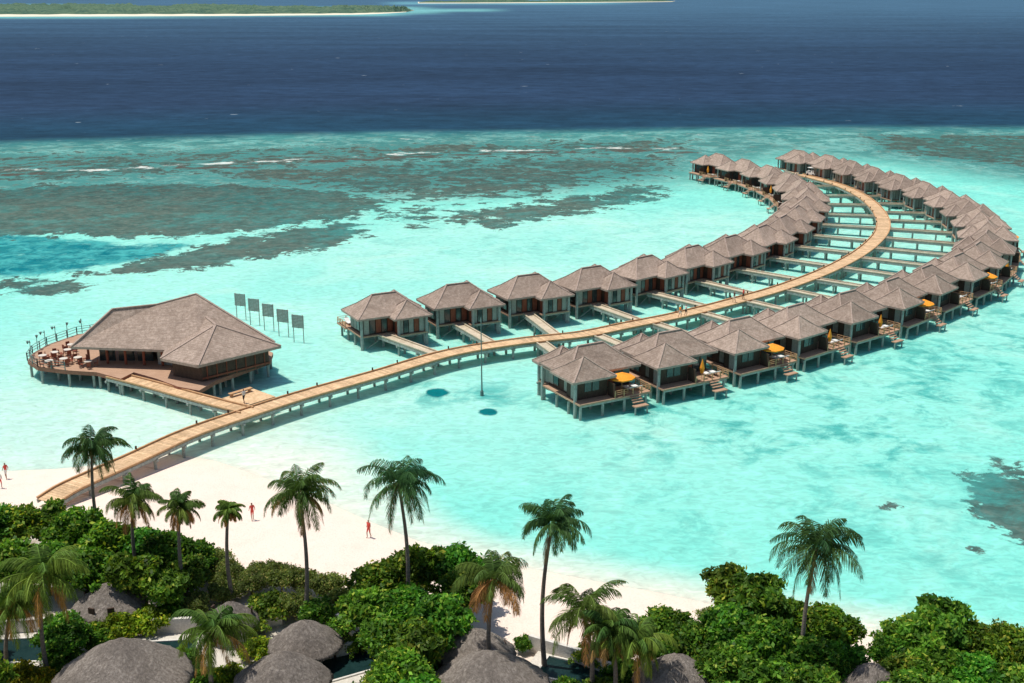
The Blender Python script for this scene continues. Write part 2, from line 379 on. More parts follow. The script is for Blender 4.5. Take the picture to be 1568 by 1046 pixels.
# ------------------------------------------------------------------ sand ground
gx = np.linspace(-160, 160, 260); gy = np.linspace(-120, 128, 250)
GX, GY = np.meshgrid(gx, gy); Q = np.stack([GX.ravel(), GY.ravel()], 1)
sl = sdpoly(Q, land)
hz = np.clip(sl*.075, -1.2, 1.25)
hz = hz+.10*np.sin(Q[:,0]*.35+1.3*np.sin(Q[:,1]*.22))*np.clip(sl/8, 0, 1)
idg = np.arange(len(gy)*len(gx)).reshape(len(gy), len(gx))
gf = np.stack([idg[:-1,:-1], idg[:-1,1:], idg[1:,1:], idg[1:,:-1]], -1).reshape(-1, 4)
gm = np_mesh('sand_ground', np.stack([Q[:,0], Q[:,1], hz], 1), gf)
gm.polygons.foreach_set('use_smooth', [True]*len(gf))
a = gm.attributes.new('inl', 'FLOAT', 'POINT'); a.data.foreach_set('value', sl.astype(np.float32))
m, nt, out = new_mat('beach_sand')
pos = nd(nt, 'ShaderNodeNewGeometry').outputs['Position']
inl = nd(nt, 'ShaderNodeAttribute', attribute_name='inl').outputs['Fac']
nz = noise_tex(nt, pos, .5, 6, .65); nf = noise_tex(nt, pos, 6, 4, .6)
wet = mrange(nt, mth(nt, 'ADD', inl, mth(nt, 'MULTIPLY', nz, 1.6)), .2, 4.0)
c = mix(nt, wet, (.74, .71, .59), (.85, .70, .60))
c = mix(nt, mth(nt, 'MULTIPLY', mrange(nt, nz, .4, .7), .45), c, (.78, .61, .51))
c = mix(nt, mth(nt, 'MULTIPLY', mrange(nt, nf, .45, .7), .25), c, (.55, .44, .36))
inland = mrange(nt, mth(nt, 'ADD', inl, mth(nt, 'MULTIPLY', nz, 4)), 14, 22)
c = mix(nt, inland, c, mix(nt, mrange(nt, nz, .45, .62), (.60, .55, .48), (.36, .31, .24)))
b = nd(nt, 'ShaderNodeBump', {'Height': mth(nt, 'ADD', nf, nz), 'Strength': .7, 'Distance': .12}).outputs[0]
p = nd(nt, 'ShaderNodeBsdfPrincipled', {'Base Color': c, 'Roughness': .95, 'Normal': b, 'Specular IOR Level': .1})
nt.links.new(p.outputs[0], out.inputs[0]); gm.materials.append(m)
place('sand_ground', gm)
ZG = 1.25

# ------------------------------------------------------------------ boardwalks
def walkway(name, pts, w, planks=True, pile=4.0, kerb=True, bollard=0):
    """pts: evenly sampled centre line, z = deck top"""
    mb = MB(); n = len(pts); L = []
    for i, p in enumerate(pts):
        d = (pts[min(i+1, n-1)]-pts[max(i-1, 0)]); d.z = 0; d.normalize()
        L.append((p.copy(), Vector((-d.y, d.x, 0))))
    h = w/2
    for (p, s), (q, r) in zip(L, L[1:]):
        if planks:
            K = 3
            for k in range(K):
                a0 = p.lerp(q, k/K); a1 = p.lerp(q, (k+.92)/K); s0 = s.lerp(r, k/K); s1_ = s.lerp(r, (k+.92)/K)
                mb.add([a0-s0*h, a1-s1_*h, a1+s1_*h, a0+s0*h]+[x-Vector((0,0,.06)) for x in (a0-s0*h, a1-s1_*h, a1+s1_*h, a0+s0*h)],
                       [(0,1,2,3),(7,6,5,4),(0,4,5,1),(1,5,6,2),(2,6,7,3),(3,7,4,0)], 0)
        else:
            mb.add([p-s*h, q-r*h, q+r*h, p+s*h]+[x-Vector((0,0,.1)) for x in (p-s*h, q-r*h, q+r*h, p+s*h)],
                   [(0,1,2,3),(7,6,5,4),(0,4,5,1),(2,6,7,3)], 0)
        for sg in (-1, 1):
            a_, b_ = p+s*(h-.03)*sg, q+r*(h-.03)*sg
            mb.beam(a_-Vector((0,0,.24)), b_-Vector((0,0,.24)), .16, .32, 2)
            if kerb: mb.beam(a_+Vector((0,0,.12)), b_+Vector((0,0,.12)), .18, .14, 1)
    acc = 0; st = (pts[1]-pts[0]).length
    for i in range(1, n):
        acc += st
        if acc >= pile or i == n-1:
            acc = 0; p, s = L[i]
            for sg in (-1, 1):
                c = p+s*(h-.25)*sg; mb.cyl((c.x, c.y, -1.2), (c.x, c.y, p.z-.42), .16, .16, 8, 2)
            mb.beam(p-s*(h+.15)-Vector((0,0,.52)), p+s*(h+.15)-Vector((0,0,.52)), .24, .26, 2)
            if bollard and (i // 3) % 2 == 0:
                c = p+s*(h+.0); mb.box(c.x-.08, c.x+.08, c.y-.08, c.y+.08, p.z+.19, p.z+.5, 3)
    return mb.obj(name, ['plank' if planks else 'plank2', 'kerb' if planks else 'plank2', 'pile', 'timber'])
ZD = 1.8
main_px = [(110,745),(200,705),(290,664),(385,631),(470,604),(580,573),(690,541),(800,523),(890,513),(960,499),(1040,483),(1120,463),(1200,440),(1270,413),(1322,384),(1350,355),(1349,330),(1326,305),(1290,286),(1250,274),(1222,267)]
main = catmull([G(72,768,1.45)]+PX(main_px, ZD), 1.0)
walkway('main_boardwalk', main, 2.6, True, 3.6, bollard=1)
r1 = catmull([G(378,629,ZD-.02), G(330,617,ZD-.02), G(285,605,ZD-.02), G(225,588,ZD-.02), G(165,573,ZD-.02)], 1.0)
walkway('restaurant_boardwalk', r1, 2.0, True, 3.6)
mainA = np.array([(p.x, p.y) for p in main])

mb = MB(); jc = G(383,632,0)
mb.box(-2.1, 2.1, -2.0, 2.0, 1.55, 1.83, 0)
for x in (-1.9, 1.9):
    for y in (-1.8, 1.8): mb.cyl((x,y,-1.2),(x,y,1.55), .15, .15, 8, 1)
for x in (-1.2, 1.2): mb.box(x-.1, x+.1, 1.35, 1.75, 1.83, 2.2, 2)
mb.box(-1.5, 1.5, 1.3, 1.8, 2.2, 2.27, 2)
o = mb.obj('junction_platform', ['plank', 'pile', 'kerb']); o.location = (jc.x, jc.y, 0); o.rotation_euler = (0,0,.85)

# ------------------------------------------------------------------ water villas
def villa_meshes():
    d = {}
    r = MB()
    r.hip(-.3, -.2, 9.8, 6.9, 3.4, 4.95, 7.6, 0, 1)
    r.hip(2.2, 2.5, 5.7, 5.6, 0, 4.88, 7.15, 0, 1)
    r.hip(1.9, -3.0, 5.4, 5.0, 0, 4.80, 6.95, 0, 1)
    d['roof'] = r.mesh('villa_roof', ['shingle', 'cap'])
    w = MB()
    w.box(-4.2, 3.8, -2.7, 2.3, 2.15, 4.75, 0)
    w.box(.1, 4.2, 2.3, 4.4, 2.15, 4.72, 0)
    w.box(.0, 3.7, -4.6, -2.7, 2.15, 4.66, 0)
    def panels(p, q, nrm, n, pat, z0=2.35, z1=4.4):
        p = Vector(p); q = Vector(q); nv = Vector(nrm)*.05
        for i in range(n):
            a_ = p.lerp(q, (i+.08)/n)+nv; b_ = p.lerp(q, (i+.92)/n)+nv; mi = pat[i % len(pat)]
            if mi < 0: continue
            zz = z0 if mi != 1 else z0-.1
            w.beam(Vector((a_.x,a_.y,(zz+z1)/2)), Vector((b_.x,b_.y,(zz+z1)/2)), .1, z1-zz, mi)
    panels((-4.2,-2.7,0), (0,-2.7,0), (0,-1,0), 5, [1,2,3,2,3])
    panels((0,-4.6,0), (3.7,-4.6,0), (0,-1,0), 5, [1,2,1,3,1])
    panels((-4.2,2.3,0), (.1,2.3,0), (0,1,0), 4, [2,2,3,2])
    panels((.1,4.4,0), (4.2,4.4,0), (0,1,0), 4, [-1,2,2,-1], 3.1, 4.3)
    panels((4.2,4.4,0), (4.2,2.3,0), (1,0,0), 2, [1,-1])
    panels((3.8,2.3,0), (3.8,-2.7,0), (1,0,0), 4, [1,-1,2,1], 2.6)
    panels((3.7,-2.7,0), (3.7,-4.6,0), (1,0,0), 2, [1,1])
    panels((-4.2,2.3,0), (-4.2,-2.7,0), (-1,0,0), 4, [1,1,2,-1], 2.6)
    panels((0,-4.6,0), (0,-2.7,0), (-1,0,0), 2, [3,-1])
    panels((.1,2.3,0), (.1,4.4,0), (-1,0,0), 2, [2,2])
    d['walls'] = w.mesh('villa_walls', ['timber', 'panel', 'glass', 'redtimber'])
    k = MB()
    k.box(-4.7, 4.6, -3.2, 2.3, 1.93, 2.15, 0)
    k.box(-.4, 4.1, -5.0, -3.2, 1.93, 2.15, 0)
    k.box(-5.0, 4.6, 2.3, 6.0, 1.93, 2.15, 0)
    k.box(-3.6, -1.8, 6.9, 7.7, 1.0, 1.14, 0)
    for i in range(3): k.box(-3.4, -2.0, 6.0+.3*i, 6.3+.3*i, 1.85-.25*i, 1.95-.25*i, 0)
    for y in (-4.6, -2.4, .0, 2.4, 4.6, 5.8): k.box(-4.6 if y > -3.3 else -.3, 4.4, y-.12, y+.12, 1.68, 1.93, 1)
    for x in (-4.9, -3.7, -2.5, -1.3, -.1):
        k.box(x-.05, x+.05, 5.85, 5.95, 2.15, 3.05, 2)
    for z in (2.5, 2.75, 3.02): k.box(-4.95, -3.4, 5.87, 5.93, z, z+.05, 2); k.box(-1.9, -.1, 5.87, 5.93, z, z+.05, 2)
    for y in (2.6, 3.7, 4.8): k.box(-4.98, -4.88, y-.05, y+.05, 2.15, 3.05, 2)
    for z in (2.5, 2.75, 3.02): k.box(-4.96, -4.9, 2.6, 5.85, z, z+.05, 2)
    k.box(-.1, 0, 4.4, 5.9, 2.15, 4.0, 3)
    d['deck'] = k.mesh('villa_deck', ['deck', 'pile', 'kerb', 'timber'])
    s = MB()
    for x in (-4.4, -1.5, 1.4, 4.3):
        for y in (-2.9, .2, 3.0, 5.7): s.cyl((x,y,-1.2), (x,y,1.68), .17, .17, 8)
    for x in (.0, 3.8): s.cyl((x,-4.6,-1.2), (x,-4.6,1.68), .17, .17, 8)
    for x in (-3.5, -1.9): s.cyl((x,7.5,-1.2), (x,7.5,1.0), .1, .1, 8)
    for x, y in ((4.45,4.75),(-.0,-4.85),(4.0,-4.8),(-4.55,-3.05),(4.5,-2.95)): s.cyl((x,y,-1.2), (x,y,4.72), .2, .2, 10)
    for x in (-4.4, 1.4): s.beam((x,-2.9,-.2), (x+2.9,-2.9,1.6), .09, .09)
    d['stilts'] = s.mesh('villa_stilts', ['pile'])
    u_ = MB()
    u_.cyl((0,0,0), (0,0,2.55), .035, .035, 6, 1)
    R = [(1.55*math.cos(i*math.pi/4), 1.55*math.sin(i*math.pi/4), 2.1-.05*(i % 2)) for i in range(8)]
    u_.add(R+[(0,0,2.75)], [(i, (i+1)%8, 8) for i in range(8)], 0)
    u_.add([(x,y,z-.14) for x,y,z in R]+R, [(i,(i+1)%8,8+(i+1)%8,8+i) for i in range(8)], 0)
    d['umbrella_open'] = u_.mesh('open_umbrella', ['orange', 'kerb'])
    c_ = MB()
    c_.cyl((0,0,0), (0,0,.9), .035, .035, 6, 1); c_.cyl((0,0,.8), (0,0,1.5), .2, .3, 8, 0); c_.cyl((0,0,1.5), (0,0,2.7), .3, .03, 8, 0)
    d['umbrella_closed'] = c_.mesh('closed_umbrella', ['orange', 'kerb'])
    l = MB()
    for ox in (0, 1.0):
        l.box(ox, ox+.65, 0, 1.25, .28, .40, 0); l.beam((ox+.325,1.2,.36), (ox+.325,1.85,.72), .65, .1, 0)
        for x in (.06, .59):
            for y in (.1, 1.2): l.box(ox+x-.04, ox+x+.04, y-.04, y+.04, 0, .28, 1)
    d['loungers'] = l.mesh('sun_loungers', ['white', 'kerb'])
    return d
VM = villa_meshes()
left_px = [(590,460),(703,445),(812,431),(905,419),(990,402),(1062,386),(1120,370),(1168,354),(1203,336),(1226,316),(1234,298),(1222,282),(1196,268),(1160,256),(1125,248),(1098,242)]
right_px = [(908,545),(1035,524),(1148,502),(1240,479),(1318,458),(1384,438),(1434,418),(1478,401),(1506,384),(1520,365),(1520,345),(1504,326),(1480,309),(1447,295),(1414,283),(1375,272),(1338,261),(1300,250),(1258,241),(1212,234)]
def row(pxs, spacing, side):
    c = catmull(PX(pxs, 5.6), .5); k = spacing/.5; cnt = int((len(c)-1)/k)
    for i in range(cnt+1):
        j = min(len(c)-1, int(round(i*k))); p = c[j]
        a_ = c[max(j-6, 0)]; b_ = c[min(j+6, len(c)-1)]; d = b_-a_
        nrm = Vector((-d.y, d.x, 0)).normalized()
        dd = np.hypot(mainA[:,0]-p.x, mainA[:,1]-p.y); q = main[int(dd.argmin())]
        if nrm.dot(Vector((p.x-q.x, p.y-q.y, 0))) < 0: nrm = -nrm
        rz = math.atan2(nrm.y, nrm.x)-math.pi/2
        p = p-nrm*(.9 if side == 'R' else 0)
        e = bpy.data.objects.new('water_villa', None); COL.objects.link(e)
        e.location = (p.x, p.y, 0); e.rotation_euler = (0, 0, rz+random.uniform(-.03, .03)); e.scale = (1.0, .90, .88)
        for nm in ('roof', 'walls', 'deck', 'stilts'): place(nm, VM[nm], parent=e)
        place('sun_loungers', VM['loungers'], (-4.2, 3.4, 2.15), 0, parent=e)
        if side == 'R':
            k_ = [0, 1, 0, 1, 1, 0, 2, 0, 1, 2][i % 10]
            if k_ == 0: place('open_umbrella', VM['umbrella_open'], (-1.8, 4.6, 2.15), .3, parent=e)
            if k_ == 1: place('closed_umbrella', VM['umbrella_closed'], (-1.7, 4.9, 2.15), 0, parent=e)
        elif i % 3 == 1: place('closed_umbrella', VM['umbrella_closed'], (-2.0, 4.6, 2.15), .3, parent=e)
        ent = Vector((p.x, p.y, 0))+Matrix.Rotation(rz, 3, 'Z')@Vector((-1.7, -2.8, 0)); ent.z = 0
        dd = np.hypot(mainA[:,0]-ent.x, mainA[:,1]-ent.y); q = main[int(dd.argmin())].copy()
        L_ = math.hypot(q.x-ent.x, q.y-ent.y)
        if 3 < L_ < 60:
            n_ = max(2, int(L_/1.5)); z = ZD-.06
            a0 = Vector((ent.x, ent.y, z)); b0 = Vector((q.x, q.y, z)); b0 = b0+(a0-b0).normalized()*1.25
            walkway('villa_walkway', [a0.lerp(b0, t_/n_) for t_ in range(n_+1)], 1.4, False, 2.9)
row(left_px, 10.9, 'L'); row(right_px, 10.9, 'R')

# ------------------------------------------------------------------ restaurant pavilion
rest = bpy.data.objects.new('overwater_restaurant', None); COL.objects.link(rest)
def XY(x, y, z): return Vector((x, y, z))
ze = 4.6
Am, Pm, Qm, Fm, Gm = XY(-52.5,132.3,ze), XY(-37,130.6,ze), XY(-28.6,134.2,ze), XY(-33.2,140.2,ze), XY(-50.5,141.5,ze)
R1, Rm, R2 = G(172,473,8.3), G(240,466,8.5), G(300,450,9.6)
mb = MB()
def roofpart(E, tops, faces, zl):
    n = len(E); vs = list(E)+list(tops); mb.add(vs, faces, 0)
    lo = [Vector((p.x, p.y, zl)) for p in E]
    mb.add(list(E)+lo, [(i, n+i, n+(i+1)%n, (i+1)%n) for i in range(n)]+[tuple(range(2*n-1, n-1, -1))], 1)
roofpart([Am,Pm,Qm,Fm,Gm], [R1,Rm,R2], [(0,1,6,5),(1,7,6),(1,2,7),(2,3,7),(3,4,6,7),(4,5,6),(4,0,5)], ze-.3)
Cw, Dw, Ew, E2, C2 = XY(-40.6,128.0,ze-.1), XY(-35.6,125.3,ze-.1), XY(-27.6,133.0,ze-.1), XY(-32.5,138,ze-.1), XY(-41.5,134,ze-.1)
Wt, Wb = G(330,497,7.2), XY(-38.2,137.2,7.6)
roofpart([Cw,Dw,Ew,E2,C2], [Wt,Wb], [(0,1,5),(1,2,5),(2,3,6,5),(3,4,6),(4,0,5,6)], ze-.42)
for a_, b_ in ((Am,R1),(R1,Rm),(Rm,R2),(Qm,R2),(Dw,Wt),(Ew,Wt),(Cw,Wt),(Wt,Wb),(Fm,R2)): mb.beam(a_, b_, .3, .14, 1)
mb.obj('roof', ['shingle', 'cap'], rest)
mb = MB()
cw = XY(-35.2,131.8,0); inset = [cw+(Vector((p.x,p.y,0))-cw)*.80 for p in (Cw,Dw,Ew,E2,C2)]
mb.prism([(p.x,p.y) for p in inset], 2.15, 4.2, 0, 0)
dmp = XY(inset[1].x, inset[1].y, 0); emp = XY(inset[2].x, inset[2].y, 0); nn = Vector((.707,-.707,0))*.05
for i in range(7):
    p_ = dmp.lerp(emp, (i+.5)/7)+nn; mb.box(p_.x-.05, p_.x+.05, p_.y-.05, p_.y+.05, 2.2, 4.15, 1)
mb.beam(dmp+nn*1.5+Vector((0,0,2.5)), emp+nn*1.5+Vector((0,0,2.5)), .12, .2, 1)
mb.prism([(-46,136.5),(-38.5,135.5),(-35,138.5),(-46.5,140)], 2.15, 4.28, 0, 0)
mb.prism([(-42.5,133.0),(-40,132.6),(-40,134.4),(-42.5,134.6)], 2.15, 4.25, 3, 3)
for x, y in [(-51,133.6),(-48.7,133.4),(-46.4,133.1),(-44.1,132.8),(-41.8,132.5),(-50.6,136.8),(-50,139.8),(-46,140.6)]:
    mb.cyl((x,y,2.15), (x,y,4.35), .16, .16, 8, 1)
for i in range(4):
    x = -50+2.3*i; mb.box(x, x+1.9, 134.5, 134.6, 2.15, 4.2, 2)
mb.obj('walls', ['timber', 'redtimber', 'glass', 'panel'], rest)
deck_px = [(42,552),(50,541),(72,528),(118,512),(200,500),(330,505),(418,540),(414,552),(330,583),(305,598),(272,592),(240,580),(205,570),(185,580),(148,570),(100,567),(58,562)]
dk = [G(x, y, 2.1) for x, y in deck_px]
mb = MB(); mb.prism([(p.x,p.y) for p in dk], 1.62, 2.1, 0, 1)
mb.obj('deck', ['deck', 'fascia'], rest)
mb = MB()
xs = np.arange(-60, -24, 2.6); ys = np.arange(110, 150, 2.6)
PG = np.array([(x, y) for x in xs for y in ys]); sdv = sdpoly(PG, dk)
for (x, y), s_ in zip(PG, sdv):
    if s_ > .3: mb.cyl((x,y,-1.2), (x,y,1.62), .17, .17, 8)
n = len(dk); cen = sum(dk, Vector())/n
for i in range(n):
    a_, b_ = dk[i], dk[(i+1)%n]; k = max(1, int((b_-a_).length/2.6))
    for j in range(k):
        p_ = a_.lerp(b_, j/k); p_ = p_+(cen-p_).normalized()*.35; mb.cyl((p_.x,p_.y,-1.2), (p_.x,p_.y,1.62), .17, .17, 8)
mb.obj('stilts', ['pile'], rest)
mb = MB()
rl = dk[-2:]+dk[:5]
for a_, b_ in zip(rl, rl[1:]):
    L_ = (b_-a_).length; k = max(1, int(L_/1.4))
    for j in range(k+1):
        p_ = a_.lerp(b_, j/k); mb.box(p_.x-.05, p_.x+.05, p_.y-.05, p_.y+.05, 2.1, 3.1, 0)
    for z in (2.45, 2.8, 3.1): mb.beam(a_+Vector((0,0,z-2.1)), b_+Vector((0,0,z-2.1)), .05, .05, 0)
mb.obj('railing', ['metal'], rest)
for x, y in ((48,545),(58,536),(70,529),(86,522),(104,516),(126,510)):
    g = G(x, y, 2.1); q = MB()
    q.cyl((0,0,0), (0,0,1.7), .05, .04, 6); q.beam((0,0,1.7), (.45,0,1.85), .06, .06); q.cyl((.45,0,1.45), (.45,0,1.8), .05, .2, 8); q.cyl((0,0,1.7),(0,0,2.0), .1,.02,6)
    o = q.obj('deck_lantern', ['metal']); o.location = (g.x, g.y, 2.1); o.rotation_euler = (0,0,random.uniform(0,6))
tb = MB(); tb.cyl((0,0,0),(0,0,.7),.06,.06,6,1); tb.cyl((0,0,.7),(0,0,.76),.5,.5,12,0)
for i in range(4):
    a_ = i*math.pi/2; x, y = .85*math.cos(a_), .85*math.sin(a_)
    tb.box(x-.22,x+.22,y-.22,y+.22,.40,.46,1); tb.box(x*1.24-.04-.2*abs(math.sin(a_)),x*1.24+.04+.2*abs(math.sin(a_)),y*1.24-.04-.2*abs(math.cos(a_)),y*1.24+.04+.2*abs(math.cos(a_)),.40,.9,1)
    for dx in (-.18,.18):
        for dy in (-.18,.18): tb.box(x+dx-.02,x+dx+.02,y+dy-.02,y+dy+.02,0,.40,1)
TBM = tb.mesh('dining_set', ['paving','redtimber'])
for x, y in ((66,553),(84,548),(104,544),(76,561),(98,558),(120,556),(136,562),(110,536)):
    g = G(x, y, 2.1); place('dining_set', TBM, (g.x, g.y, 2.1), random.uniform(.2, .8))
a_, b_ = G(370,490), G(458,525)
for i in range(5):
    p_ = a_.lerp(b_, i/4); q = MB()
    q.cyl((-.75,0,-1.2), (-.75,0,3.9), .06, .06, 6); q.cyl((.75,0,-1.2), (.75,0,3.9), .06, .06, 6)
    for k in range(9): q.box(-.9, .9, -.09, -.04, 2.1+.2*k, 2.27+.2*k, 1)
    q.box(-.03,.03,-.03,.03,2.0,3.9,0)
    o = q.obj('slatted_screen', ['pile', 'panel']); o.location = (p_.x, p_.y, 0); o.rotation_euler = (0,0,-.35)
g = G(738,606); q = MB(); q.cyl((0,0,-1), (0,0,.6), .22, .2, 10); q.cyl((0,0,.6), (-.05,0,9.0), .09, .05, 8); q.beam((-.5,0,8.6), (.5,0,8.6), .06, .06); q.cyl((-.05,0,9.0),(-.05,0,9.5),.12,.02,6)
o = q.obj('signal_mast', ['metal']); o.location = g
g = G(1243,269,ZD); q = MB()
q.box(-1.3,1.3,-.6,.6,.3,.75,0); q.box(.7,1.3,-.58,.58,.75,1.05,0); q.box(-.5,-.1,-.55,.55,.75,1.3,0); q.box(-1.1,-.7,-.55,.55,.75,1.3,0); q.box(-1.35,1.0,-.68,.68,1.9,1.98,0)
for x in (-1.2,.85):
    for y in (-.6,.6): q.beam((x,y,.7),(x,y,1.9),.05,.05,1)
for x in (-.85,.85):
    for y in (-.62,.62): q.cyl((x,y-.08,.28),(x,y+.08,.28),.28,.28,12,1)
o = q.obj('golf_buggy', ['white','tyre']); o.location = (g.x,g.y,ZD); o.rotation_euler = (0,0,2.2)

# ------------------------------------------------------------------ distant islands
def island(name, front, back, hmin, hmax, nx=420, ny=10, inset=.05):
    F_ = catmull(front, (front[-1]-front[0]).length/nx); B_ = catmull(back, (back[-1]-back[0]).length/nx)
    n = min(len(F_), len(B_)); e = bpy.data.objects.new(name, None); COL.objects.link(e)
    mb = MB(); mb.add([(p.x,p.y,.0) for p in F_[:n]]+[(p.x,p.y,.6) for p in [f.lerp(b,.03) for f,b in zip(F_,B_)][:n]]+[(p.x,p.y,.6) for p in B_[:n]],
        [(i,i+1,n+i+1,n+i) for i in range(n-1)]+[(n+i,n+i+1,2*n+i+1,2*n+i) for i in range(n-1)], 0)
    mb.obj('beach', ['islandsand'], e)
    vs = []
    for j in range(ny):
        for i in range(n):
            tt = inset+(.96-inset)*j/(ny-1); tt += .035*mnoise.noise(Vector((i*.08, j, 3)))
            p = F_[i].lerp(B_[i], min(max(tt, .04), 1)); edge = 0 if j == 0 or j == ny-1 else 1
            k = min(i, n-1-i)/14; k = min(1, k)
            hh = (hmin+(hmax-hmin)*(.5+.5*mnoise.noise(Vector((i*.23, j*1.7, 0))))+3.8*random.random())*k
            hh *= (.55 if mnoise.noise(Vector((i*.03, j*.2, 9))) < -.15 else 1)
            vs.append((p.x, p.y, .5 if not edge else max(.5, hh)))
    mb = MB(); mb.add(vs, [(j*n+i, j*n+i+1, (j+1)*n+i+1, (j+1)*n+i) for j in range(ny-1) for i in range(n-1)], 0)
    mb.obj('tree_canopy', ['islandveg'], e)
island('distant_island', PX([(-300,26.5),(0,25.5),(200,25),(400,24),(560,22),(640,17.5)]), PX([(-300,9),(0,10),(200,10),(400,12),(560,13.5),(636,16)]), 5, 12, inset=.12)
island('distant_island', PX([(640,5.2),(740,5),(860,4.4),(960,3.6),(1035,2.8)]), PX([(640,3),(740,2.5),(860,2.2),(960,1.8),(1035,1.6)]), 4, 10, 200, inset=.3)

# ------------------------------------------------------------------ broadleaf trees and shrubs
def leaves(r, clumps, per, size, pal, flat_=.8):
    V_ = []; C_ = []
    for (c, rad) in clumps:
        n = int(per*rad*rad)
        d = r.normal(size=(n, 3)); d /= np.linalg.norm(d, axis=1)[:, None]; d[:,2] = np.where(d[:,2] < -.45, -d[:,2], d[:,2])
        fr = .35+.98*r.random(n)**.85; pos_ = np.array(c)+d*rad*fr[:,None]*np.array([1,1,flat_])+r.normal(size=(n,3))*.11
        nr = d*.5+np.array([0,-.2,.5])+.75*r.normal(size=(n,3)); nr /= np.linalg.norm(nr, axis=1)[:,None]
        t_ = np.cross(nr, r.normal(size=(n,3))); t_ /= np.linalg.norm(t_, axis=1)[:,None]; b_ = np.cross(nr, t_)
        sz = size*(.55+.9*r.random(n))[:,None]
        q = np.stack([pos_-t_*sz, pos_-b_*sz*.52+t_*sz*.1, pos_+t_*sz, pos_+b_*sz*.52+t_*sz*.1], 1)
        k = r.random(n); cl = r.random()
        base_ = np.array(pal[0])*(1-k[:,None])+np.array(pal[1])*k[:,None]
        base_ = np.where((r.random(n) < .04+.16*cl)[:,None], np.array(pal[2]), base_)
        base_ = base_*(.5+.85*cl)*(.65+.7*r.random(n))[:,None]
        V_.append(q.reshape(-1,3)); C_.append(np.repeat(base_, 4, 0))
    V_ = np.concatenate(V_); return V_, np.concatenate(C_)
def leaf_mesh(name, V_, C_, wood=None, woodmat='bark', leafmat='leaf'):
    f_ = np.arange(len(V_)).reshape(-1,4); k = len(V_)
    if wood:
        wv_ = np.array(wood.v); wf = np.array([f for f in wood.f if len(f) == 4])
        V_ = np.concatenate([V_, wv_]); C_ = np.concatenate([C_, np.full((len(wv_),3), .1)]); nf_ = len(f_); f_ = np.concatenate([f_, wf+k])
    me = np_mesh(name, V_, f_); setcol(me, 'col', C_); me.materials.append(M[leafmat])
    if wood:
        me.materials.append(M[woodmat]); mi = np.zeros(len(f_), np.int32); mi[nf_:] = 1; me.polygons.foreach_set('material_index', mi)
    return me
PG1 = ((.042,.14,.016), (.14,.30,.028), (.27,.37,.045))
PG2 = ((.08,.17,.02), (.20,.30,.035), (.38,.39,.05))
PG3 = ((.10,.15,.035), (.20,.25,.06), (.30,.27,.09))
def tree_mesh(seed, R, hc, pal, nclump, per, size, ratio=.72):
    r = np.random.default_rng(seed); cl = []
    lob = [(r.normal(size=3), r.uniform(.65, 1.25)) for _ in range(7)]
    for i in range(nclump):
        d = r.normal(size=3); d /= np.linalg.norm(d); d[2] = abs(d[2])*1.2-.45
        amp = 1.0
        for l_, a_ in lob:
            if d@l_/np.linalg.norm(l_) > .55: amp = a_
        rr = R*(.35+.62*r.random()**.6)*amp; cl.append(((d[0]*rr, d[1]*rr, hc+d[2]*rr*ratio), R*(.09+.17*r.random())))
    cl.append(((0,0,hc-.1*R), R*.5)); cl.append(((R*.3,-R*.2,hc-.25*R), R*.35)); cl.append(((-R*.3,R*.2,hc-.25*R), R*.35))
    w = MB(); top = Vector((r.normal()*.1, r.normal()*.1, hc*.5)); w.cyl((0,0,-.6), top, .16*R/2.4, .11*R/2.4, 7, 0, False)
    for c, rad in cl[:14]:
        mid = top.lerp(Vector(c), .55)+Vector((0,0,-.15*R)); w.cyl(top, mid, .075, .05, 5, 0, False); w.cyl(mid, c, .05, .02, 5, 0, False)
    V_, C_ = leaves(r, cl, per, size, pal)
    return leaf_mesh('tree_crown', V_, C_, w)
TM = [tree_mesh(11, 2.6, 3.6, PG1, 64, 560, .21), tree_mesh(12, 2.6, 3.4, PG1, 70, 520, .20), tree_mesh(13, 2.6, 3.7, PG2, 56, 460, .23), tree_mesh(14, 2.6, 3.5, PG1, 58, 560, .22)]
SM = [tree_mesh(21, 1.8, 1.3, PG3, 46, 1100, .11, .6), tree_mesh(22, 1.8, 1.2, PG2, 40, 900, .14, .6), tree_mesh(23, 1.7, 1.2, PG1, 40, 900, .16, .6)]
HC = [3.6, 3.4, 3.7, 3.5]
def tree(px, py, r, v, tint=None, hs=1.0):
    s_ = r*1.04/2.6; zc = ZG+HC[v]*s_*hs; g = G(px, py, zc)
    tt = tint or (1, 1, 1); j = random.uniform(.68, 1.28)
    place('broadleaf_tree', TM[v], (g.x, g.y, ZG-.05), random.uniform(0, 6.28), (s_, s_, s_*hs), color=(tt[0]*j*random.uniform(.7,1.4), tt[1]*j, tt[2]*j, 1))
def shrub(px, py, r, v, tint=None):
    s_ = r/1.8; g = G(px, py, ZG+1.2*s_); tt = tint or (1,1,1); j = random.uniform(.85, 1.15)
    place('shrub', SM[v], (g.x, g.y, ZG-.05), random.uniform(0, 6.28), (s_, s_, s_), color=(tt[0]*j, tt[1]*j, tt[2]*j, 1))
YG = (1.5, 1.35, .8); DK = (.75, .8, .9)
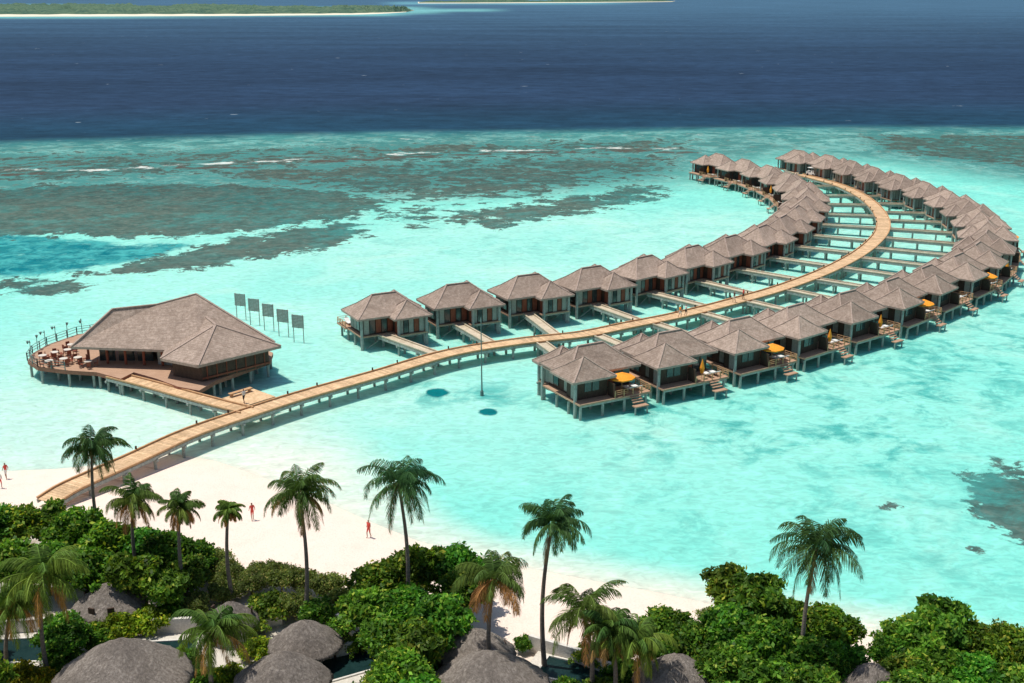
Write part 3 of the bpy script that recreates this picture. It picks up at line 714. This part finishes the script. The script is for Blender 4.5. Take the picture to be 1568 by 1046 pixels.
T = [(-60,800,2.6,0),(-20,806,2.4,1),(30,802,2.2,0),(75,798,2.1,3),(120,810,2.2,1),(165,828,2.2,0),(10,860,2.3,3),(70,860,2.2,1),(130,872,2.2,0),
     (215,832,2.0,0,DK),(255,846,2.1,1,DK),(285,880,1.8,3,DK),(205,880,2.0,2),(250,900,1.8,2),(300,850,1.7,0,DK),
     (585,890,2.2,0),(640,868,2.2,3),(695,866,2.1,1),(715,900,2.0,0),(560,935,2.0,3),(620,935,2.4,1),(675,945,2.2,0),(590,975,2.0,0),(640,990,2.0,2),(610,1030,2.0,1),
     (1020,958,1.9,0),(1055,982,1.9,1),(985,980,1.6,3),(1030,998,1.5,1),
     (1120,902,2.0,2),(1165,922,2.2,2),(1215,948,2.0,3),(1265,962,2.1,1),(1125,965,2.1,1),(1180,985,2.2,0),(1240,1005,2.2,0),(1285,1010,1.7,3),(1110,1020,2.0,3),(1170,1040,2.0,2),(1225,1050,1.9,1),
     (1365,1000,1.6,1),(1395,972,1.9,0),(1440,960,2.2,2),(1490,982,2.0,0),(1545,992,2.1,1),(1385,1030,1.7,0),(1430,1015,2.1,3),(1490,1035,2.0,1),(1550,1045,2.0,0),(1610,1000,2.2,0),(1660,1040,2.3,1),
     (100,965,1.7,1),(1405,1060,2,1),(1460,1075,2,0),(1530,1095,2,3),(640,1075,2,0),(560,1090,2,1),(1110,1080,2,0),(1190,1090,2,1),(1270,1075,2,3),(-80,880,2.5,1),(-120,840,2.5,0),(-60,960,2.2,0),(-40,1030,2.3,1)]
for e in T: tree(e[0], e[1], e[2], e[3], e[4] if len(e) > 4 else None, random.uniform(.9, 1.12))
Sh = [(320,860,1.7,0),(350,876,1.6,0),(385,890,1.5,0),(400,876,1.4,0),(430,884,1.6,0),(465,888,1.4,0),(500,896,1.5,0),(525,915,1.3,0),(410,925,1.7,1),(450,925,1.5,0),(490,935,1.6,2),(340,905,1.4,0),(385,955,1.2,1),
      (180,955,1.6,1,YG),(225,945,1.5,1,YG),(145,975,1.3,2),(30,1035,1.6,1,(1.9,1.2,.6)),(60,1040,1.3,1,(1.8,1.1,.6)),(95,1000,1.5,2),(5,1045,1.6,1,(1.7,1.1,.6)),(110,1030,1.2,1),
      (280,1010,1.4,2),(350,1035,1.4,1,YG),(395,990,1.2,1,YG),(300,1045,1.5,2),(520,960,1.2,2),(545,985,1.1,1),(800,985,.8,2),(940,1000,1.5,2),(905,1000,1.3,1),(960,1030,1.5,2),(1000,1045,1.4,1),
      (1310,1040,1.0,2),(1090,945,1.1,0),(660,1035,1.4,2),(690,1010,1.2,2),(245,1045,1.2,1),(410,1045,1.1,2),(590,1050,1.5,1),(860,1050,1.0,2),(930,1055,1.3,1),(1080,1050,1.5,2),(0,930,1.5,0),(260,935,1.3,2),(300,925,1.4,0)]
for e in Sh: shrub(e[0], e[1], e[2], e[3], e[4] if len(e) > 4 else None)

# ------------------------------------------------------------------ coconut palms
def palm(cx, cy, bx, by, L=3.0, dead=.15, tint=(1,1,1), nfr=30, seed=0):
    r = random.Random(seed*13+5); L *= 1.12; cy -= 8
    b = G(bx, by, ZG); top = atY(cx, cy, b.y); top = Vector((top.x, top.y+r.uniform(-.6,.6), top.z))
    w = MB(); hgt = top-b; prev = Vector((0,0,-.3)); n = 14
    for i in range(1, n+1):
        t_ = i/n; bow = math.sin(t_*math.pi)*.05*hgt.length
        q = Vector((hgt.x*t_**1.5-bow*(1 if hgt.x > 0 else -1)*.6, hgt.y*t_**1.5, hgt.z*t_))
        r0 = .18*(1-.45*(t_-1/n))*(1.25 if i == 1 else 1); w.cyl(prev, q, r0, .18*(1-.45*t_), 8, 0, False); prev = q
    top_l = prev; V_ = []; C_ = []
    g1 = Vector((.022,.066,.024)); g2 = Vector((.080,.130,.028)); dd_ = Vector((.24,.16,.08))
    wind = Vector((.25, .05, 0))
    for k in range(nfr):
        az = k*2.399+r.uniform(-.35,.35); age = k/nfr; el = math.radians(82-112*age+r.uniform(-16,16))
        isdead = age > 1-dead; Lf = L*r.uniform(.76,1.12)*(.85 if age < .12 else 1)*(.9 if isdead else 1)
        colr = dd_*r.uniform(.6,1.1) if isdead else g1.lerp(g2, min(1, age*.6+r.uniform(0,.45)))
        colr = Vector((colr.x*tint[0], colr.y*tint[1], colr.z*tint[2]))
        hd = (Vector((math.cos(az), math.sin(az), 0))+wind).normalized(); p = top_l.copy(); ns = 30; seg = Lf/ns; sag = r.uniform(.050,.088)+.012*age
        roll = r.uniform(-.6,.6)
        for s_ in range(ns):
            d = hd*math.cos(el)+Vector((0,0,math.sin(el))); q = p+d*seg; el -= sag*(1 if el > -1.35 else 0)*(.4+1.3*s_/ns)
            side = d.cross(Vector((0,0,1))); side = side.normalized() if side.length > .01 else Vector((1,0,0)); up = side.cross(d)
            V_ += [p-side*.03, p+side*.03, q+side*.022, q-side*.022]; C_ += [colr*1.7]*4
            if s_ > 2:
                f = s_/ns; ll = (.70*math.sin(math.pi*min(1, f*.80+.16))**.8)*L/3.0
                for sg in (-1, 1):
                    for h_ in (0, .5):
                        if r.random() < .08: continue
                        o_ = p.lerp(q, h_); ld = (side*sg*.62+d*.62+up*(.06+roll*sg)+Vector((0,0,-.58-.35*age))+Vector((r.uniform(-.14,.14),r.uniform(-.14,.14),r.uniform(-.1,.1)))).normalized()
                        lw = d*.031; e1 = o_+ld*ll*.55; e2 = o_+ld*ll*r.uniform(.8,1.15)+Vector((0,0,-.2*ll))
                        cc = colr*r.uniform(.5,1.6)
                        V_ += [o_-lw*.6, o_+lw*.6, e1+lw, e1-lw, e1-lw, e1+lw, e2+lw*.2, e2-lw*.2]; C_ += [cc]*8
            p = q
    Vn = np.array([tuple(v) for v in V_]); Cn = np.array([tuple(c) for c in C_])
    e = bpy.data.objects.new('coconut_palm', None); COL.objects.link(e); e.location = b
    place('fronds', leaf_mesh('palm_fronds', Vn, Cn, None, leafmat='frond'), parent=e)
    w.obj('trunk', ['trunk'], e, True)
    cmb = MB()
    for i in range(6):
        a_ = i*1.05; c = top_l+Vector((math.cos(a_)*.24, math.sin(a_)*.24, -.22)); cmb.cyl(c-Vector((0,0,.14)), c, .06, .13, 7); cmb.cyl(c, c+Vector((0,0,.13)), .13, .05, 7)
    cmb.obj('coconuts', ['coconut'], e)
BR = (2.0,1.5,1.1); YL = (2.4,1.9,1.1)
PL = [(143,690,158,850,2.9,.1,(1,1,1)),(206,770,216,905,2.5,.4,BR),(275,785,287,930,1.9,.35,BR),(352,785,357,925,1.3,.3,YL),
      (456,768,468,952,3.1,.25,(1.4,1.25,1)),(610,748,622,955,3.2,.08,(.95,1.15,1.4)),(846,808,834,1022,2.7,.1,(1,1.15,1.3)),(757,892,752,1042,3.1,.35,BR),
      (893,945,905,1066,3.3,.25,BR),(1252,850,1228,1062,3.3,.12,(1.0,1.0,1.0)),(975,990,985,1085,2.8,.15,YL),(65,890,75,1040,3.4,.2,YL),(322,980,328,1075,3.1,.2,(1.9,1.6,1)),
      (20,930,15,1050,2.6,.2,YL),(932,965,940,1078,2.3,.2,(1.5,1.4,1))]
for i, a_ in enumerate(PL): palm(*a_, seed=i+1)

# ------------------------------------------------------------------ thatched bungalows
def bungalow(px, py, za, R, hr, open_=False, rz=0.0):
    g = G(px, py, za); e = bpy.data.objects.new('thatched_bungalow', None); COL.objects.link(e); e.location = (g.x, g.y, 0); e.rotation_euler = (0,0,rz)
    nr, ns = 24, 96; vs = []
    for i in range(nr+1):
        t_ = i/nr; rr = R*(.03+.97*t_); z = za-hr*(t_**1.25)*(.92+.08*t_)
        for j in range(ns):
            a_ = 2*math.pi*j/ns; nn_ = mnoise.noise(Vector((math.cos(a_)*3, math.sin(a_)*3, t_*4+px)))+.5*mnoise.noise(Vector((math.cos(a_)*12, math.sin(a_)*12, t_*5+px)))
            r2 = rr*(1+.02*nn_)+(.16*random.random() if i == nr else 0); vs.append((r2*math.cos(a_), r2*math.sin(a_)*.92, z+.07*nn_-(random.random()*.2 if i == nr else 0)))
    for j in range(ns):
        a_ = 2*math.pi*j/ns; vs.append((R*.95*math.cos(a_), R*.87*math.sin(a_), za-hr-.3))
    mb = MB(); mb.add(vs, [(i*ns+j, (i+1)*ns+j, (i+1)*ns+(j+1)%ns, i*ns+(j+1)%ns) for i in range(nr+1) for j in range(ns)]+[tuple(range(ns))], 0)
    mb.obj('roof', ['thatch'], e, True)
    mb = MB(); ww = R*.78; zt = za-hr+.25
    if open_:
        for j in range(6): a_ = j*math.pi/3; mb.cyl((ww*math.cos(a_), ww*math.sin(a_)*.9, ZG-.3), (ww*math.cos(a_), ww*math.sin(a_)*.9, zt), .09, .09, 8, 1)
        mb.box(-ww*.6, ww*.6, -ww*.3, ww*.3, ZG, ZG+.45, 0)
    else:
        mb.cyl((0,0,ZG-.3), (0,0,zt), ww, ww, 16, 0)
        for a_ in (-1.9, -1.2, .2, 2.8): mb.beam((ww*.99*math.cos(a_-.12), ww*.99*math.sin(a_-.12), ZG+1.1), (ww*.99*math.cos(a_+.12), ww*.99*math.sin(a_+.12), ZG+1.1), .12, 2.0, 1)
    mb.obj('walls', ['wall', 'timber'], e)
for a_ in ((165,893,4.3,2.6,1.7),(182,982,5.6,4.4,2.6),(352,922,3.9,1.9,1.4),(466,951,4.3,2.5,1.7,True),(430,1000,4.8,3.1,2.0),(728,964,4.5,2.6,1.7),(748,1000,5.1,3.9,2.3),(1037,1003,4.7,2.7,1.8),(1340,1018,4.5,2.6,1.7),(900,1075,4.8,3,2)):
    bungalow(*a_)
def gbox(name, px, py, sx, sy, h, rz, mt):
    g = G(px, py, ZG); q = MB(); q.box(-sx/2, sx/2, -sy/2, sy/2, -.5, h, 0); o = q.obj(name, [mt]); o.location = (g.x, g.y, ZG); o.rotation_euler = (0,0,rz)
for x, y, sx, sy, rz in ((20,1000,8,5,.1),(250,1000,6,4,.1),(535,1018,6,5,.5),(885,1035,7,4,-.4)):
    gbox('pool_terrace', x, y, sx, sy, .14, rz, 'paving')
    g = G(x, y, ZG); q = MB(); q.box(-sx*.36, sx*.36, -sy*.30, sy*.30, .0, .15, 0)
    for a0, a1, b0, b1 in ((-sx*.36-.15,-sx*.36,-sy*.3-.15,sy*.3+.15),(sx*.36,sx*.36+.15,-sy*.3-.15,sy*.3+.15),(-sx*.36,sx*.36,-sy*.3-.15,-sy*.3),(-sx*.36,sx*.36,sy*.3,sy*.3+.15)): q.box(a0,a1,b0,b1,.0,.24,1)
    o = q.obj('plunge_pool', ['pool', 'wall']); o.location = (g.x, g.y, ZG); o.rotation_euler = (0,0,rz)
for x, y, L_, rz, h in ((60,968,7,.15,1.1),(262,968,4,.1,1.1),(545,985,5,-.9,1.2),(505,1010,4,.4,1.0),(860,1008,5,-.5,1.1),(920,1030,4,-.6,1.0),(1295,1035,3,.7,1.0),(400,960,3,.3,.9)):
    gbox('garden_wall', x, y, L_, .28, h, rz, 'wall')

# ------------------------------------------------------------------ people
def person(loc, rz, top, bottom, stride=.0):
    k = stride
    J = [(0,0,.94,.13),(0,0,1.12,.12),(0,0,1.34,.145),(0,0,1.48,.055),(0,.015,1.58,.085),(0,.01,1.68,.085),
         (.09,0,.88,.095),(.10,.04+k*.18,.5,.06),(.10,k*.25-.03,.09,.042),(.10,k*.25+.12,.035,.035),
         (-.09,0,.88,.095),(-.10,.04-k*.12,.5,.06),(-.10,-k*.32,.1,.042),(-.10,-k*.32+.13,.04,.035),
         (.17,0,1.41,.06),(.23,-.03-k*.1,1.14,.042),(.24,.07-k*.12,.9,.03),(-.17,0,1.41,.06),(-.23,-.03+k*.1,1.14,.042),(-.24,.08+k*.16,.9,.03)]
    E = [(0,1),(1,2),(2,3),(3,4),(4,5),(0,6),(6,7),(7,8),(8,9),(0,10),(10,11),(11,12),(12,13),(2,14),(14,15),(15,16),(2,17),(17,18),(18,19)]
    me = bpy.data.meshes.new('p'); me.from_pydata([j[:3] for j in J], E, [])
    o = bpy.data.objects.new('p', me); COL.objects.link(o)
    o.modifiers.new('s', 'SKIN')
    for i, j in enumerate(J): me.skin_vertices[0].data[i].radius = (j[3], j[3]*.85)
    me.skin_vertices[0].data[0].use_root = True
    o.modifiers.new('u', 'SUBSURF').levels = 1
    dg = bpy.context.evaluated_depsgraph_get(); m2 = bpy.data.meshes.new_from_object(o.evaluated_get(dg))
    bpy.data.objects.remove(o)
    for x in ('skin', top, bottom, 'hair'): m2.materials.append(M[x])
    for p in m2.polygons:
        c = p.center; z = c.z; mi = 0
        if .55 < z < .98 and abs(c.x) < .2: mi = 2
        elif .98 <= z < 1.45 and abs(c.x) < .22: mi = 1
        elif z > 1.66 or (z > 1.56 and c.y < -.03): mi = 3
        p.material_index = mi; p.use_smooth = True
    place('person', m2, loc, rz)
def ground_z(x, y):
    s_ = sdpoly(np.array([[x, y]]), land)[0]; return float(np.clip(s_*.075, -1.2, 1.25)+.10*math.sin(x*.35+1.3*math.sin(y*.22))*min(max(s_/8, 0), 1))
for x, y, rz, t_, b_, st in ((387,797,.5,'redcloth','redcloth',.6),(565,823,2.5,'redcloth','redcloth',.5),(10,733,1,'redcloth','white',.7),(1,748,0,'white','redcloth',.3)):
    g = G(x, y, .5); z = ground_z(g.x, g.y); g = G(x, y, max(z, 0)); person((g.x, g.y, ground_z(g.x, g.y)), rz, t_, b_, st)
for x, y, rz, t_, b_, st in ((374,618,.9,'white','timber',.7),(1041,486,-1,'orange','white',.6),(1050,484,-1,'white','timber',.4),(1124,463,2,'timber','white',.6),(1138,459,2,'redcloth','timber',.3)):
    g = G(x, y, ZD); person((g.x, g.y, ZD), rz, t_, b_, st)

# ------------------------------------------------------------------ light, sky, camera
sd = Vector((.30, -.06, -.95)).normalized()
L = bpy.data.lights.new('sun', 'SUN'); L.energy = 4.4; L.angle = math.radians(.5); L.color = (1, .955, .87)
lo = bpy.data.objects.new('sun', L); COL.objects.link(lo); lo.rotation_euler = sd.to_track_quat('-Z', 'Y').to_euler()
w = bpy.data.worlds.new('World'); S.world = w; w.use_nodes = True
nt = w.node_tree; bg = nt.nodes['Background']; sky = nt.nodes.new('ShaderNodeTexSky'); sky.sky_type = 'NISHITA'; sky.sun_disc = False
sky.sun_elevation = math.asin(-sd.z); sky.sun_rotation = math.atan2(-sd.x, -sd.y)
nt.links.new(sky.outputs[0], bg.inputs[0]); bg.inputs[1].default_value = .095
cam = bpy.data.cameras.new('camera'); co = bpy.data.objects.new('camera', cam); COL.objects.link(co)
cam.sensor_width = 36; cam.lens = 36*F/1568; cam.clip_start = 1; cam.clip_end = 60000
co.location = (0,0,H); co.rotation_euler = (math.pi/2-PITCH, 0, 0); S.camera = co
S.view_settings.view_transform = 'Standard'; S.view_settings.look = 'None'; S.view_settings.exposure = 0
